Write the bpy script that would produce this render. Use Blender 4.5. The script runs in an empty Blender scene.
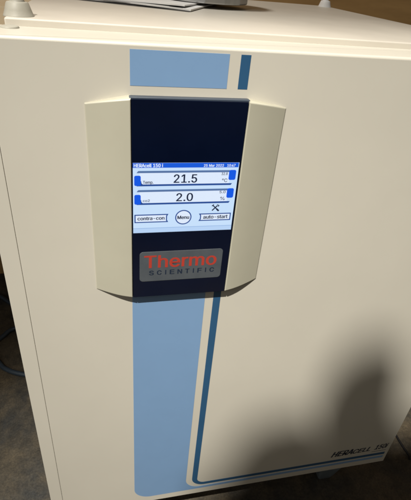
import bpy, bmesh, math, random
from mathutils import Vector, Matrix

random.seed(7)
SC = bpy.context.scene
COL = SC.collection
ZF = 0.940                      # floor is z = 0; the door's top edge stands 940 mm above it
PI = math.pi


def V(x, y, z):                 # millimetres (z measured from the door's top edge) -> metres
    return Vector((x * .001, y * .001, z * .001 + ZF))


def lin(h):
    h = h.lstrip('#')
    r = []
    for i in (0, 2, 4):
        c = int(h[i:i + 2], 16) / 255
        r.append(c / 12.92 if c <= .04045 else ((c + .055) / 1.055) ** 2.4)
    return (*r, 1)


# ------------------------------------------------------------------ materials
def mat(name, base, rough=.5, metal=0., spec=.5, emit=None, estr=1., coat=0.):
    m = bpy.data.materials.new(name)
    m.use_nodes = True
    b = m.node_tree.nodes['Principled BSDF']
    b.inputs['Base Color'].default_value = base
    b.inputs['Roughness'].default_value = rough
    b.inputs['Metallic'].default_value = metal
    b.inputs['Specular IOR Level'].default_value = spec
    b.inputs['Coat Weight'].default_value = coat
    if emit:
        b.inputs['Emission Color'].default_value = emit
        b.inputs['Emission Strength'].default_value = estr
    return m


def vary(m, c1, c2, scale=8., detail=6., lo=.35, hi=.65, bump=0., bscale=900., rvar=0., stretch=(1, 1, 1), bdist=.0002):
    """procedural mottling of the base colour, fine bump and roughness variation"""
    nt = m.node_tree
    b = nt.nodes['Principled BSDF']
    tc = nt.nodes.new('ShaderNodeTexCoord')
    mp = nt.nodes.new('ShaderNodeMapping')
    mp.inputs['Scale'].default_value = stretch
    nt.links.new(tc.outputs['Object'], mp.inputs['Vector'])
    n = nt.nodes.new('ShaderNodeTexNoise')
    n.inputs['Scale'].default_value = scale
    n.inputs['Detail'].default_value = detail
    n.inputs['Roughness'].default_value = .6
    nt.links.new(mp.outputs['Vector'], n.inputs['Vector'])
    r = nt.nodes.new('ShaderNodeValToRGB')
    r.color_ramp.elements[0].position = lo
    r.color_ramp.elements[0].color = c1
    r.color_ramp.elements[1].position = hi
    r.color_ramp.elements[1].color = c2
    nt.links.new(n.outputs['Fac'], r.inputs['Fac'])
    nt.links.new(r.outputs['Color'], b.inputs['Base Color'])
    if bump:
        n2 = nt.nodes.new('ShaderNodeTexNoise')
        n2.inputs['Scale'].default_value = bscale
        n2.inputs['Detail'].default_value = 2
        nt.links.new(tc.outputs['Object'], n2.inputs['Vector'])
        bp = nt.nodes.new('ShaderNodeBump')
        bp.inputs['Strength'].default_value = bump
        bp.inputs['Distance'].default_value = bdist
        nt.links.new(n2.outputs['Fac'], bp.inputs['Height'])
        nt.links.new(bp.outputs['Normal'], b.inputs['Normal'])
    if rvar:
        base = b.inputs['Roughness'].default_value
        mr = nt.nodes.new('ShaderNodeMapRange')
        mr.inputs['To Min'].default_value = base - rvar
        mr.inputs['To Max'].default_value = base + rvar
        nt.links.new(n.outputs['Fac'], mr.inputs['Value'])
        nt.links.new(mr.outputs['Result'], b.inputs['Roughness'])
    return m


def rgb(r, g, b):
    return (r, g, b, 1)


def near(c, k):
    return (c[0] * k, c[1] * k, c[2] * k, 1)


PAINT = rgb(.62, .588, .505)
M = {}
M['paint'] = vary(mat('powder_coat', PAINT, .42, spec=.4), near(PAINT, .975), near(PAINT, 1.02), 5, 8, bump=.10, bscale=700, rvar=.05)
COVER = rgb(.65, .605, .525)
M['cover'] = vary(mat('cover_coat', COVER, .45, spec=.4), near(COVER, .95), near(COVER, 1.03), 9, 8, bump=.10, bscale=600, rvar=.06)
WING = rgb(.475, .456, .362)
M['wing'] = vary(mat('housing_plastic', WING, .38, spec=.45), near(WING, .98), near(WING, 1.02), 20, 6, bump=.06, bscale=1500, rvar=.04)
LB = rgb(.207, .35, .57)
M['lightblue'] = vary(mat('light_blue_print', LB, .42, spec=.4), near(LB, .985), near(LB, 1.012), 30, 8, bump=.08, bscale=700)
DB = rgb(.027, .098, .205)
M['darkblue'] = vary(mat('dark_blue_print', DB, .42, spec=.4), near(DB, .93), near(DB, 1.06), 12, 8)
M['ink'] = mat('lettering_ink', rgb(.012, .022, .045), .5)
M['bezel'] = vary(mat('bezel_plastic', rgb(.045, .06, .085), .45), rgb(.042, .056, .08), rgb(.05, .066, .09), 40)
M['glass'] = vary(mat('navy_glass', rgb(.0016, .0042, .017), .15, spec=.4), rgb(.0014, .0038, .0155), rgb(.0019, .0048, .019), 15, rvar=.03)
M['plate'] = vary(mat('grey_plate', rgb(.078, .090, .103), .5), rgb(.071, .083, .096), rgb(.085, .097, .11), 60)
M['red'] = mat('red_ink', rgb(.44, .045, .028), .5)
M['scrbg'] = mat('lit_screen', rgb(.01, .01, .012), .25, emit=lin('#c6dffa'), estr=1.0)
M['scrbox'] = mat('lit_screen_field', rgb(.01, .01, .012), .25, emit=lin('#dce9fc'), estr=1.0)
M['scrlow'] = mat('lit_screen_footer', rgb(.01, .01, .012), .25, emit=lin('#b6d2f4'), estr=1.0)
M['scrfaint'] = mat('lit_screen_faint', rgb(.005, .01, .02), .25, emit=lin('#8fb0dd'), estr=1.0)
M['scrface'] = mat('lit_button_face', rgb(.01, .01, .012), .25, emit=lin('#dde9fa'), estr=1.0)
M['scrblue'] = mat('lit_screen_blue', rgb(.005, .01, .02), .25, emit=lin('#1257d6'), estr=1.0)
M['scrtab'] = mat('lit_screen_tab', rgb(.005, .01, .02), .25, emit=lin('#0b55e0'), estr=1.0)
M['scrline'] = mat('lit_screen_line', rgb(.005, .01, .02), .25, emit=lin('#24488f'), estr=1.0)
M['scrgrey'] = mat('lit_screen_shade', rgb(.005, .01, .02), .25, emit=lin('#56719f'), estr=1.0)
M['scrtext'] = mat('lit_screen_text', rgb(.005, .005, .01), .25, emit=lin('#14203a'), estr=1.0)
M['scrwhite'] = mat('lit_screen_white', rgb(.01, .01, .012), .25, emit=lin('#dcecff'), estr=1.0)
GP = rgb(.43, .41, .345)
M['cone'] = vary(mat('grey_plastic', GP, .5), near(GP, .92), near(GP, 1.05), 60, bump=.15, bscale=1200)
M['foot'] = vary(mat('foot_plastic', rgb(.17, .20, .22), .5), rgb(.15, .18, .20), rgb(.19, .22, .24), 30)
M['body'] = M['paint']
M['paper'] = vary(mat('white_paper', rgb(.84, .83, .81), .6), rgb(.80, .79, .77), rgb(.87, .86, .84), 25)
M['darkpaper'] = vary(mat('dark_card', rgb(.10, .09, .085), .5), rgb(.06, .055, .055), rgb(.16, .15, .14), 35)
M['steel'] = vary(mat('brushed_steel', rgb(.42, .42, .42), .32, metal=1.), rgb(.32, .33, .34), rgb(.5, .5, .49), 30, stretch=(1, 1, .05), rvar=.06)
M['greybox'] = vary(mat('grey_enamel', rgb(.34, .335, .32), .45), rgb(.30, .295, .28), rgb(.38, .37, .355), 25, bump=.1)
M['cable'] = vary(mat('blue_grey_rubber', rgb(.042, .06, .082), .38), rgb(.037, .054, .075), rgb(.048, .068, .09), 60)
M['black'] = vary(mat('black_rubber', rgb(.012, .012, .014), .55), rgb(.010, .010, .012), rgb(.016, .016, .018), 60)


def floor_material():
    m = mat('stained_floor', rgb(.08, .07, .055), .6, spec=.35)
    nt = m.node_tree
    b = nt.nodes['Principled BSDF']
    tc = nt.nodes.new('ShaderNodeTexCoord')

    def noise(scale, detail, rough, dist):
        n = nt.nodes.new('ShaderNodeTexNoise')
        n.inputs['Scale'].default_value = scale
        n.inputs['Detail'].default_value = detail
        n.inputs['Roughness'].default_value = rough
        n.inputs['Distortion'].default_value = dist
        nt.links.new(tc.outputs['Object'], n.inputs['Vector'])
        return n

    def ramp(src, stops):
        r = nt.nodes.new('ShaderNodeValToRGB')
        e = r.color_ramp.elements
        e[0].position, e[0].color = stops[0]
        e[1].position, e[1].color = stops[-1]
        for p, c in stops[1:-1]:
            k = e.new(p)
            k.color = c
        nt.links.new(src, r.inputs['Fac'])
        return r.outputs['Color']

    def mul(a, c):
        mx = nt.nodes.new('ShaderNodeMix')
        mx.data_type = 'RGBA'
        mx.blend_type = 'MULTIPLY'
        mx.inputs['Factor'].default_value = 1
        nt.links.new(a, mx.inputs['A'])
        nt.links.new(c, mx.inputs['B'])
        return mx.outputs['Result']
    big = noise(5, 10, .62, .3)
    mid = noise(34, 10, .72, .2)
    fine = noise(240, 4, .7, 0)
    c = ramp(big.outputs['Fac'], [(.38, rgb(.046, .05, .052)), (.5, rgb(.094, .082, .062)), (.63, rgb(.15, .12, .078))])
    c = mul(c, ramp(mid.outputs['Fac'], [(.3, rgb(.5, .52, .55)), (.7, rgb(1.25, 1.2, 1.12))]))
    c = mul(c, ramp(fine.outputs['Fac'], [(.3, rgb(.62, .62, .64)), (.68, rgb(1.25, 1.23, 1.2))]))
    # thin dark scuffs
    vo = nt.nodes.new('ShaderNodeTexVoronoi')
    vo.feature = 'DISTANCE_TO_EDGE'
    vo.inputs['Scale'].default_value = 7
    wv = noise(9, 6, .6, 0)
    mp = nt.nodes.new('ShaderNodeMix')
    mp.data_type = 'VECTOR'
    mp.inputs['Factor'].default_value = .22
    nt.links.new(tc.outputs['Object'], mp.inputs['A'])
    nt.links.new(wv.outputs['Color'], mp.inputs['B'])
    nt.links.new(mp.outputs['Result'], vo.inputs['Vector'])
    c = mul(c, ramp(vo.outputs['Distance'], [(.0, rgb(.8, .81, .83)), (.03, rgb(1, 1, 1))]))
    nt.links.new(c, b.inputs['Base Color'])
    bp = nt.nodes.new('ShaderNodeBump')
    bp.inputs['Strength'].default_value = .6
    bp.inputs['Distance'].default_value = .003
    nt.links.new(mid.outputs['Fac'], bp.inputs['Height'])
    nt.links.new(bp.outputs['Normal'], b.inputs['Normal'])
    return m


def wood_material(name, c1, c2, scale=4., stretch=(1, 1, 12)):
    m = mat(name, c1, .55, spec=.35)
    return vary(m, c1, c2, scale, 9, .3, .7, bump=.2, bscale=220, stretch=stretch)


M['floor'] = floor_material()
M['wall'] = wood_material('brown_board', rgb(.44, .255, .095), rgb(.58, .35, .14), 5, (1, 1, 6))
M['wood'] = wood_material('beige_veneer', rgb(.68, .56, .37), rgb(.78, .66, .46), 6, (1, 1, 14))


# letter outlines: advance width, x/y pairs, triangles
GLYPHS = {
'%': (338, [88,141,77,142,68,145,60,149,53,154,48,160,43,168,40,176,38,184,37,194,37,206,38,215,40,224,43,232,48,240,54,246,60,251,68,255,78,258,88,258,98,258,107,255,115,251,122,246,128,240,132,232,135,224,137,215,138,206,138,194,137,184,135,176,132,168,127,160,122,154,115,149,107,145,98,142,88,164,96,165,102,168,106,173,109,179,111,186,112,194,112,206,111,214,109,221,106,227,102,232,96,235,88,236,80,235,74,232,69,227,66,221,64,214,64,206,64,194,64,186,66,179,69,173,74,168,80,165,251,-5,240,-4,231,-2,223,2,216,8,211,14,206,21,203,30,201,38,200,48,200,60,201,69,203,78,206,86,211,94,216,100,223,105,231,109,240,112,251,112,261,112,270,109,278,105,285,100,290,94,295,86,298,78,300,69,300,60,300,48,300,38,298,30,295,21,290,14,285,8,278,2,270,-2,261,-4,251,17,258,18,264,21,269,26,272,33,274,40,274,48,274,60,274,68,272,75,269,81,265,86,258,89,251,90,243,89,237,86,232,81,229,75,227,68,226,60,226,48,227,40,229,33,232,26,236,21,243,18,66,0,241,254,270,254,95,0], [18,20,19,17,20,18,17,21,20,16,21,17,16,22,21,128,130,129,128,131,130,15,22,16,15,23,22,14,23,15,14,24,23,13,51,14,51,24,14,51,25,24,13,52,51,50,25,51,13,53,52,49,25,50,12,53,13,49,26,25,12,54,53,48,26,49,12,55,54,47,26,48,11,55,12,47,27,26,11,56,55,46,27,47,10,56,11,46,28,27,10,57,56,45,28,46,9,57,10,9,58,57,44,28,45,44,29,28,8,58,9,8,59,58,43,29,44,43,30,29,8,60,59,42,30,43,7,60,8,42,31,30,7,61,60,41,31,42,6,61,7,41,32,31,6,62,61,40,32,41,6,63,62,39,32,40,5,63,6,39,33,32,5,38,63,38,33,39,5,33,38,4,33,5,4,34,33,3,34,4,3,35,34,2,35,3,2,36,35,1,36,2,1,37,36,0,37,1,82,84,83,82,85,84,81,85,82,81,86,85,80,86,81,79,86,80,79,87,86,78,87,79,78,88,87,77,115,78,115,88,78,115,89,88,77,116,115,114,89,115,77,117,116,113,89,114,76,117,77,113,90,89,76,118,117,112,90,113,76,119,118,111,90,112,75,119,76,111,91,90,75,120,119,110,91,111,74,120,75,110,92,91,74,121,120,109,92,110,73,121,74,73,122,121,108,92,109,108,93,92,72,122,73,72,123,122,107,93,108,107,94,93,106,94,107,72,124,123,106,95,94,71,124,72,105,95,106,71,125,124,105,96,95,70,125,71,70,126,125,104,96,105,70,127,126,103,96,104,69,127,70,103,97,96,69,102,127,102,97,103,69,97,102,68,97,69,68,98,97,67,98,68,67,99,98,66,99,67,66,100,99,65,100,66,65,101,100,64,101,65]),
'-': (227, [168,122,168,94,57,94,57,122], [2,0,3,2,1,0]),
'.': (94, [48,-2,42,-1,36,1,31,4,28,9,26,15,25,20,26,27,28,32,31,37,36,40,42,43,48,43,54,43,59,40,64,37,68,32,70,27,71,20,70,15,68,9,64,4,59,1,54,-1], [11,13,12,10,13,11,10,14,13,10,15,14,9,15,10,8,15,9,8,16,15,7,16,8,7,17,16,6,17,7,6,18,17,5,18,6,5,19,18,4,19,5,4,20,19,3,20,4,3,21,20,2,21,3,2,22,21,1,22,2,1,23,22,0,23,1]),
'0': (227, [113,-3,95,-2,79,3,65,12,53,24,42,39,34,57,29,77,25,101,24,127,25,153,29,177,35,197,43,215,53,230,65,242,79,251,95,256,113,258,131,256,147,251,161,242,174,230,184,215,192,197,198,177,201,153,203,127,201,101,198,77,192,57,184,39,174,24,162,12,147,3,131,-2,113,25,125,26,136,30,145,37,153,46,160,58,165,72,169,88,171,107,172,127,171,148,169,166,165,182,160,197,153,208,145,218,136,224,125,228,113,230,101,228,91,224,82,218,73,208,67,197,62,182,58,166,55,148,55,127,55,107,58,88,62,72,67,58,73,46,82,37,91,30,101,26], [17,19,18,16,19,17,16,20,19,15,20,16,15,21,20,14,21,15,14,22,21,14,54,22,54,53,22,53,23,22,13,55,14,55,54,14,13,56,55,52,23,53,13,57,56,51,23,52,13,58,57,50,23,51,50,24,23,12,58,13,12,59,58,49,24,50,11,59,12,49,25,24,11,60,59,48,25,49,11,61,60,47,25,48,10,61,11,47,26,25,10,62,61,46,26,47,9,62,10,46,27,26,9,63,62,45,27,46,8,63,9,8,64,63,44,27,45,44,28,27,8,65,64,43,28,44,7,65,8,43,29,28,7,66,65,42,29,43,6,66,7,42,30,29,6,67,66,41,30,42,40,30,41,6,68,67,5,68,6,40,31,30,5,69,68,39,31,40,39,32,31,4,69,5,4,70,69,38,32,39,4,71,70,37,32,38,36,32,37,4,36,71,4,32,36,4,33,32,3,33,4,2,33,3,2,34,33,2,35,34,1,35,2,1,0,35]),
'1': (227, [38,0,38,27,195,27,195,0,138,254,138,0,106,0,106,224,105,224,43,179,43,213,99,254], [10,4,11,10,8,4,8,7,4,7,5,4,10,9,8,6,5,7,0,2,1,0,3,2]),
'2': (227, [32,0,32,24,117,114,126,124,134,133,141,141,147,149,152,156,155,163,158,170,160,178,160,186,159,194,157,202,154,209,149,215,143,220,137,224,129,227,121,229,112,230,102,229,94,227,86,224,79,219,74,213,69,207,66,199,64,190,64,181,33,181,34,196,37,209,43,221,51,232,60,241,72,248,84,253,98,257,112,258,127,257,141,254,153,248,164,241,173,233,181,223,186,211,189,199,191,186,190,177,188,168,185,159,181,150,175,140,168,129,159,118,147,105,133,90,76,30,76,28,195,28,195,0], [38,40,39,38,41,40,37,41,38,37,42,41,36,42,37,36,43,42,35,43,36,35,44,43,34,44,35,34,20,44,20,19,44,19,45,44,33,21,34,21,20,34,18,45,19,33,22,21,17,45,18,33,23,22,16,45,17,33,24,23,16,46,45,32,24,33,15,46,16,32,25,24,14,46,15,32,26,25,14,47,46,13,47,14,31,26,32,31,27,26,12,47,13,12,48,47,31,28,27,30,28,31,11,48,12,30,29,28,11,49,48,10,49,11,9,49,10,9,50,49,8,50,9,8,51,50,7,51,8,7,52,51,6,52,7,6,53,52,5,53,6,4,53,5,4,54,53,3,54,4,3,55,54,2,55,3,2,56,55,1,56,2,1,57,56,1,58,57,1,59,58,1,60,59,1,61,60,0,61,1]),
'3': (227, [109,-3,94,-2,80,0,66,5,54,11,44,19,35,29,28,40,24,52,22,66,55,66,56,58,59,50,63,44,69,38,75,33,83,30,91,27,100,25,109,25,119,26,129,27,138,30,145,35,152,40,157,46,161,54,164,63,165,72,164,81,162,90,158,98,153,105,146,112,137,117,127,121,115,123,101,124,78,124,78,150,144,224,144,226,35,226,35,254,186,254,186,230,106,139,106,144,124,145,140,143,154,138,167,131,177,122,185,111,192,99,195,86,196,72,195,58,191,45,185,33,177,22,166,13,154,6,141,1,125,-2], [42,44,43,42,45,44,42,41,45,41,40,45,40,46,45,39,47,40,47,46,40,38,47,39,47,49,48,38,49,47,38,50,49,38,51,50,38,37,51,37,52,51,36,52,37,35,52,36,35,53,52,34,53,35,33,53,34,32,53,33,32,54,53,31,54,32,31,55,54,30,55,31,29,55,30,29,56,55,28,56,29,27,56,28,27,57,56,8,10,9,8,11,10,26,57,27,26,58,57,8,12,11,25,58,26,7,12,8,7,13,12,24,58,25,24,59,58,7,14,13,23,59,24,6,14,7,6,15,14,22,59,23,6,16,15,22,60,59,21,60,22,6,17,16,5,17,6,20,60,21,5,18,17,19,60,20,5,19,18,5,60,19,5,61,60,4,61,5,4,62,61,3,62,4,3,63,62,2,63,3,2,64,63,1,64,2,1,0,64]),
'4': (227, [20,53,20,79,123,254,155,254,54,83,54,81,207,81,207,53,141,0,141,61,141,73,141,159,171,159,171,0], [1,3,2,1,4,3,10,12,11,10,13,12,1,5,4,1,6,5,1,10,6,10,7,6,0,10,1,0,9,10,13,7,10,0,8,9,8,7,0,8,13,7]),
'5': (227, [111,-3,96,-2,82,1,70,6,59,12,49,20,41,30,35,41,32,53,30,65,61,65,62,58,65,51,69,44,74,39,80,34,87,30,94,27,102,26,111,25,120,26,130,28,138,32,146,38,152,44,157,52,161,61,163,71,164,81,163,92,161,101,157,111,151,119,145,125,137,131,129,135,119,138,109,138,100,138,92,137,84,134,76,131,69,127,64,123,34,126,48,254,183,254,183,226,75,226,67,151,68,151,74,155,81,159,89,162,97,165,106,166,115,167,126,166,137,164,147,160,156,156,165,150,172,143,179,134,185,125,189,116,193,105,195,94,195,82,194,66,191,51,184,38,176,26,166,16,154,8,141,1,126,-2], [44,48,45,48,46,45,48,47,46,44,49,48,55,57,56,54,57,55,54,58,57,53,58,54,53,59,58,52,59,53,52,60,59,51,60,52,51,61,60,50,61,51,44,50,49,44,61,50,44,39,61,39,38,61,38,62,61,38,37,62,37,63,62,36,63,37,35,63,36,44,40,39,34,63,35,34,64,63,44,41,40,44,42,41,33,64,34,44,43,42,33,65,64,32,65,33,31,65,32,31,66,65,30,66,31,30,67,66,29,67,30,29,68,67,28,68,29,28,69,68,27,69,28,26,69,27,26,70,69,8,10,9,8,11,10,25,70,26,8,12,11,7,12,8,24,70,25,24,71,70,7,13,12,7,14,13,23,71,24,6,14,7,6,15,14,23,72,71,22,72,23,6,16,15,21,72,22,6,17,16,5,17,6,20,72,21,5,18,17,20,73,72,19,73,20,5,19,18,5,73,19,4,73,5,4,74,73,3,74,4,3,75,74,2,75,3,2,76,75,1,76,2,1,0,76]),
'7': (227, [48,0,162,224,162,226,31,226,31,254,195,254,195,224,82,0], [3,5,4,3,2,5,2,6,5,1,6,2,1,7,6,0,7,1]),
'8': (227, [113,-3,97,-2,82,1,68,6,56,13,45,21,37,31,31,42,27,54,26,68,27,78,29,88,33,98,37,106,43,114,51,121,58,126,67,130,76,132,76,133,65,138,55,145,46,154,40,165,36,177,35,190,36,203,40,214,45,225,53,234,62,242,73,249,85,254,99,257,113,258,128,257,141,254,153,249,164,242,173,234,181,225,186,214,190,203,191,190,190,177,186,165,180,154,171,145,162,138,150,133,150,132,159,130,168,126,176,121,183,114,189,106,194,98,197,88,200,78,200,68,199,54,195,42,189,31,181,21,171,13,158,6,145,1,130,-2,113,25,124,25,134,27,142,30,150,34,156,40,161,46,165,53,168,61,168,69,168,78,165,87,161,94,156,101,149,107,141,111,133,115,123,117,113,118,103,117,93,115,85,111,77,107,70,101,65,94,61,87,58,78,58,69,58,61,61,53,64,46,70,40,76,34,84,30,92,27,102,25,113,145,122,145,130,147,137,150,144,154,149,159,154,165,157,172,159,180,160,188,159,196,157,203,154,210,149,216,144,221,138,225,130,228,122,229,113,230,104,229,96,228,89,225,82,221,77,216,72,210,69,203,67,196,66,188,67,180,69,172,72,165,77,159,82,154,89,150,96,147,104,145], [33,35,34,32,35,33,32,36,35,31,36,32,31,37,36,30,37,31,30,38,37,29,38,30,29,39,38,28,123,29,123,39,29,123,122,39,122,121,39,121,40,39,28,124,123,120,40,121,28,125,124,119,40,120,27,125,28,119,41,40,27,126,125,118,41,119,27,127,126,117,41,118,116,41,117,27,128,127,26,128,27,116,42,41,26,129,128,115,42,116,26,130,129,114,42,115,25,130,26,114,43,42,25,131,130,113,43,114,24,131,25,113,44,43,24,132,131,112,44,113,24,133,132,111,44,112,111,45,44,23,133,24,23,134,133,110,45,111,23,135,134,109,45,110,109,46,45,22,135,23,22,136,135,108,46,109,22,137,136,107,46,108,107,47,46,21,137,22,21,138,137,106,47,107,21,139,138,105,47,106,21,104,139,104,47,105,21,47,104,21,48,47,20,48,21,20,49,48,19,49,20,18,49,19,18,50,49,17,50,18,17,51,50,16,51,17,16,52,51,15,52,16,15,53,52,14,86,15,86,53,15,86,54,53,14,87,86,85,54,86,14,88,87,84,54,85,14,89,88,83,54,84,13,89,14,83,55,54,13,90,89,82,55,83,13,91,90,81,55,82,12,91,13,81,56,55,12,92,91,80,56,81,11,92,12,80,57,56,11,93,92,79,57,80,79,58,57,10,93,11,10,94,93,78,58,79,10,95,94,77,58,78,77,59,58,9,95,10,9,96,95,76,59,77,8,96,9,76,60,59,8,97,96,75,60,76,75,61,60,7,97,8,7,98,97,74,61,75,7,99,98,73,61,74,6,99,7,73,62,61,6,100,99,72,62,73,6,101,100,71,62,72,5,101,6,71,63,62,5,102,101,70,63,71,5,103,102,69,63,70,5,68,103,68,63,69,5,63,68,4,63,5,4,64,63,4,65,64,3,65,4,2,65,3,2,66,65,1,66,2,1,67,66,0,67,1]),
':': (94, [48,135,42,136,36,138,31,142,28,147,26,152,25,158,26,164,28,170,31,174,36,178,42,180,48,181,54,180,59,178,64,174,68,170,70,164,71,158,70,152,68,147,64,142,59,138,54,136,48,-2,42,-1,36,1,31,4,28,9,26,15,25,20,26,27,28,32,31,37,36,40,42,43,48,43,54,43,59,40,64,37,68,32,70,27,71,20,70,15,68,9,64,4,59,1,54,-1], [35,37,36,34,37,35,34,38,37,34,39,38,33,39,34,32,39,33,32,40,39,31,40,32,31,41,40,30,41,31,30,42,41,29,42,30,29,43,42,28,43,29,28,44,43,27,44,28,27,45,44,26,45,27,26,46,45,25,46,26,25,47,46,24,47,25,11,13,12,11,14,13,10,14,11,10,15,14,9,15,10,8,15,9,8,16,15,7,16,8,7,17,16,6,17,7,6,18,17,5,18,6,5,19,18,5,20,19,4,20,5,3,20,4,3,21,20,2,21,3,2,22,21,2,23,22,1,23,2,1,0,23]),
'A': (240, [8,0,101,254,138,254,231,0,198,0,144,151,140,161,136,173,132,186,127,201,122,219,116,239,123,239,117,219,111,201,106,185,102,172,98,161,95,151,43,0,55,71,55,99,185,99,185,71], [0,11,1,11,2,1,11,12,2,12,3,2,0,21,11,21,13,11,13,10,11,13,10,12,10,22,12,22,3,12,9,22,10,21,14,13,8,22,9,21,15,14,7,22,8,21,16,15,6,22,7,21,17,16,5,22,6,21,18,17,21,20,18,20,19,18,4,23,5,23,22,5,0,20,21,20,22,21,20,23,22,23,3,22,0,19,20,4,3,23]),
'C': (255, [134,-3,113,-2,93,4,75,12,59,25,46,40,35,58,27,78,22,101,20,127,22,153,27,176,35,197,46,215,59,230,75,242,93,251,113,256,134,258,146,257,158,255,170,252,181,248,191,242,201,236,210,228,217,219,224,209,229,198,234,187,236,174,204,174,202,183,199,190,195,197,190,204,185,209,179,214,172,218,165,222,158,224,150,226,142,228,134,228,119,227,105,223,92,216,80,207,71,196,62,182,57,166,53,148,52,127,53,107,57,88,63,72,71,59,80,47,92,38,105,32,119,28,134,26,142,27,150,28,158,30,165,33,172,36,179,40,185,45,190,51,195,57,199,64,202,72,204,80,236,80,234,68,229,56,224,45,217,36,210,27,201,19,192,12,181,7,170,2,159,-1,146,-3], [17,19,18,17,20,19,16,20,17,16,21,20,16,22,21,15,22,16,15,23,22,15,24,23,14,24,15,14,25,24,13,44,14,44,43,14,43,25,14,42,25,43,42,26,25,41,26,42,13,45,44,40,26,41,39,26,40,13,46,45,38,26,39,38,27,26,37,27,38,13,47,46,12,47,13,36,27,37,35,27,36,35,28,27,12,48,47,34,28,35,34,29,28,33,29,34,11,48,12,11,49,48,32,29,33,32,30,29,31,30,32,11,50,49,10,50,11,10,51,50,9,51,10,9,52,51,8,52,9,8,53,52,8,54,53,7,54,8,7,55,54,72,74,73,72,75,74,6,55,7,6,56,55,71,75,72,71,76,75,70,76,71,6,57,56,5,57,6,69,76,70,69,77,76,68,77,69,5,58,57,68,78,77,67,78,68,66,78,67,4,58,5,4,59,58,65,78,66,65,79,78,64,79,65,4,60,59,63,79,64,62,79,63,4,61,60,61,79,62,61,80,79,4,80,61,3,80,4,3,81,80,2,81,3,2,82,81,2,83,82,1,83,2,1,84,83,1,85,84,0,85,1]),
'E': (209, [30,0,30,254,186,254,186,226,62,226,62,143,178,143,178,114,62,114,62,29,188,29,188,0], [0,4,1,4,2,1,4,3,2,0,5,4,0,8,5,8,6,5,8,7,6,0,9,8,0,10,9,0,11,10]),
'F': (205, [30,0,30,254,185,254,185,226,62,226,62,139,173,139,173,111,62,111,62,0], [0,4,1,4,2,1,4,3,2,0,5,4,0,8,5,8,6,5,8,7,6,0,9,8]),
'H': (258, [30,0,30,254,62,254,62,144,196,144,196,254,228,254,228,0,196,0,196,116,62,116,62,0], [0,2,1,0,3,2,4,6,5,4,7,6,0,10,3,10,4,3,10,9,4,9,7,4,0,11,10,8,7,9]),
'I': (150, [16,0,16,29,59,29,59,226,16,226,16,254,135,254,135,226,91,226,91,29,135,29,135,0], [4,6,5,4,7,6,3,7,4,2,8,3,8,7,3,2,9,8,0,2,1,0,9,2,0,10,9,0,11,10]),
'L': (196, [30,0,30,254,62,254,62,29,181,29,181,0], [0,2,1,0,3,2,0,4,3,0,5,4]),
'M': (314, [30,0,30,254,76,254,139,94,140,89,142,85,144,79,146,74,148,68,150,61,152,55,154,48,156,42,158,36,159,30,161,24,154,24,155,30,157,35,159,41,161,48,163,54,165,61,167,67,169,73,171,79,173,85,175,89,176,94,238,254,284,254,284,0,252,0,252,145,252,151,252,157,252,163,252,170,252,177,253,184,253,192,253,199,253,207,253,214,253,221,253,229,256,229,254,221,251,213,249,205,246,197,244,189,241,181,238,174,236,167,234,161,232,155,230,150,228,145,171,0,143,0,85,145,83,150,82,155,80,160,77,167,75,173,72,181,70,188,67,196,65,204,62,212,59,220,56,229,59,229,60,222,60,215,60,208,60,201,60,193,60,186,61,178,61,171,61,164,61,158,61,151,61,145,61,0], [0,73,1,73,2,1,73,74,2,74,3,2,28,45,29,45,30,29,45,46,30,46,31,30,0,72,73,75,3,74,28,44,45,47,31,46,76,3,75,28,48,44,48,43,44,48,43,47,43,31,47,0,76,72,76,71,72,0,77,76,71,3,76,42,31,43,28,49,48,70,3,71,0,78,77,41,31,42,28,50,49,69,3,70,0,79,78,40,31,41,28,51,50,68,3,69,0,80,79,39,31,40,28,52,51,67,3,68,0,81,80,38,31,39,28,53,52,66,3,67,0,82,81,37,31,38,28,54,53,65,3,66,0,83,82,36,31,37,28,55,54,64,3,65,0,84,83,35,31,36,28,56,55,63,3,64,0,85,84,34,31,35,28,57,56,62,3,63,0,86,85,33,31,34,28,58,57,61,3,62,0,87,86,60,3,61,28,59,58,32,31,33,60,4,3,27,59,28,60,5,4,26,59,27,60,6,5,25,59,26,60,7,6,24,59,25,60,8,7,23,59,24,60,9,8,22,59,23,60,10,9,21,59,22,60,11,10,20,59,21,60,12,11,19,59,20,60,18,12,18,13,12,18,13,19,13,59,19,14,59,13,60,17,18,15,59,14,60,16,17,60,15,16,60,59,15]),
'N': (262, [30,0,30,254,68,254,172,91,174,87,178,82,181,75,185,69,189,61,194,53,198,45,203,36,207,27,202,27,202,36,201,45,200,54,200,63,200,71,200,79,199,86,199,92,199,97,199,254,232,254,232,0,193,0,101,145,97,152,93,158,89,165,84,173,79,181,74,191,68,201,61,213,54,226,60,227,60,215,61,203,61,192,62,182,62,172,62,164,62,157,62,150,62,145,62,0], [0,36,1,36,2,1,36,37,2,37,3,2,22,24,23,22,25,24,38,3,37,0,38,36,38,35,36,0,39,38,35,3,38,34,3,35,0,40,39,33,3,34,0,41,40,32,3,33,0,42,41,31,3,32,30,3,31,0,43,42,29,3,30,0,44,43,28,3,29,0,45,44,27,3,28,0,46,45,0,47,46,26,3,27,21,25,22,20,25,21,26,4,3,26,5,4,19,25,20,26,6,5,18,25,19,26,7,6,17,25,18,26,8,7,16,25,17,26,9,8,15,25,16,26,10,9,14,11,15,11,25,15,26,14,10,14,11,10,12,25,11,26,13,14,13,25,12,26,25,13]),
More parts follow.
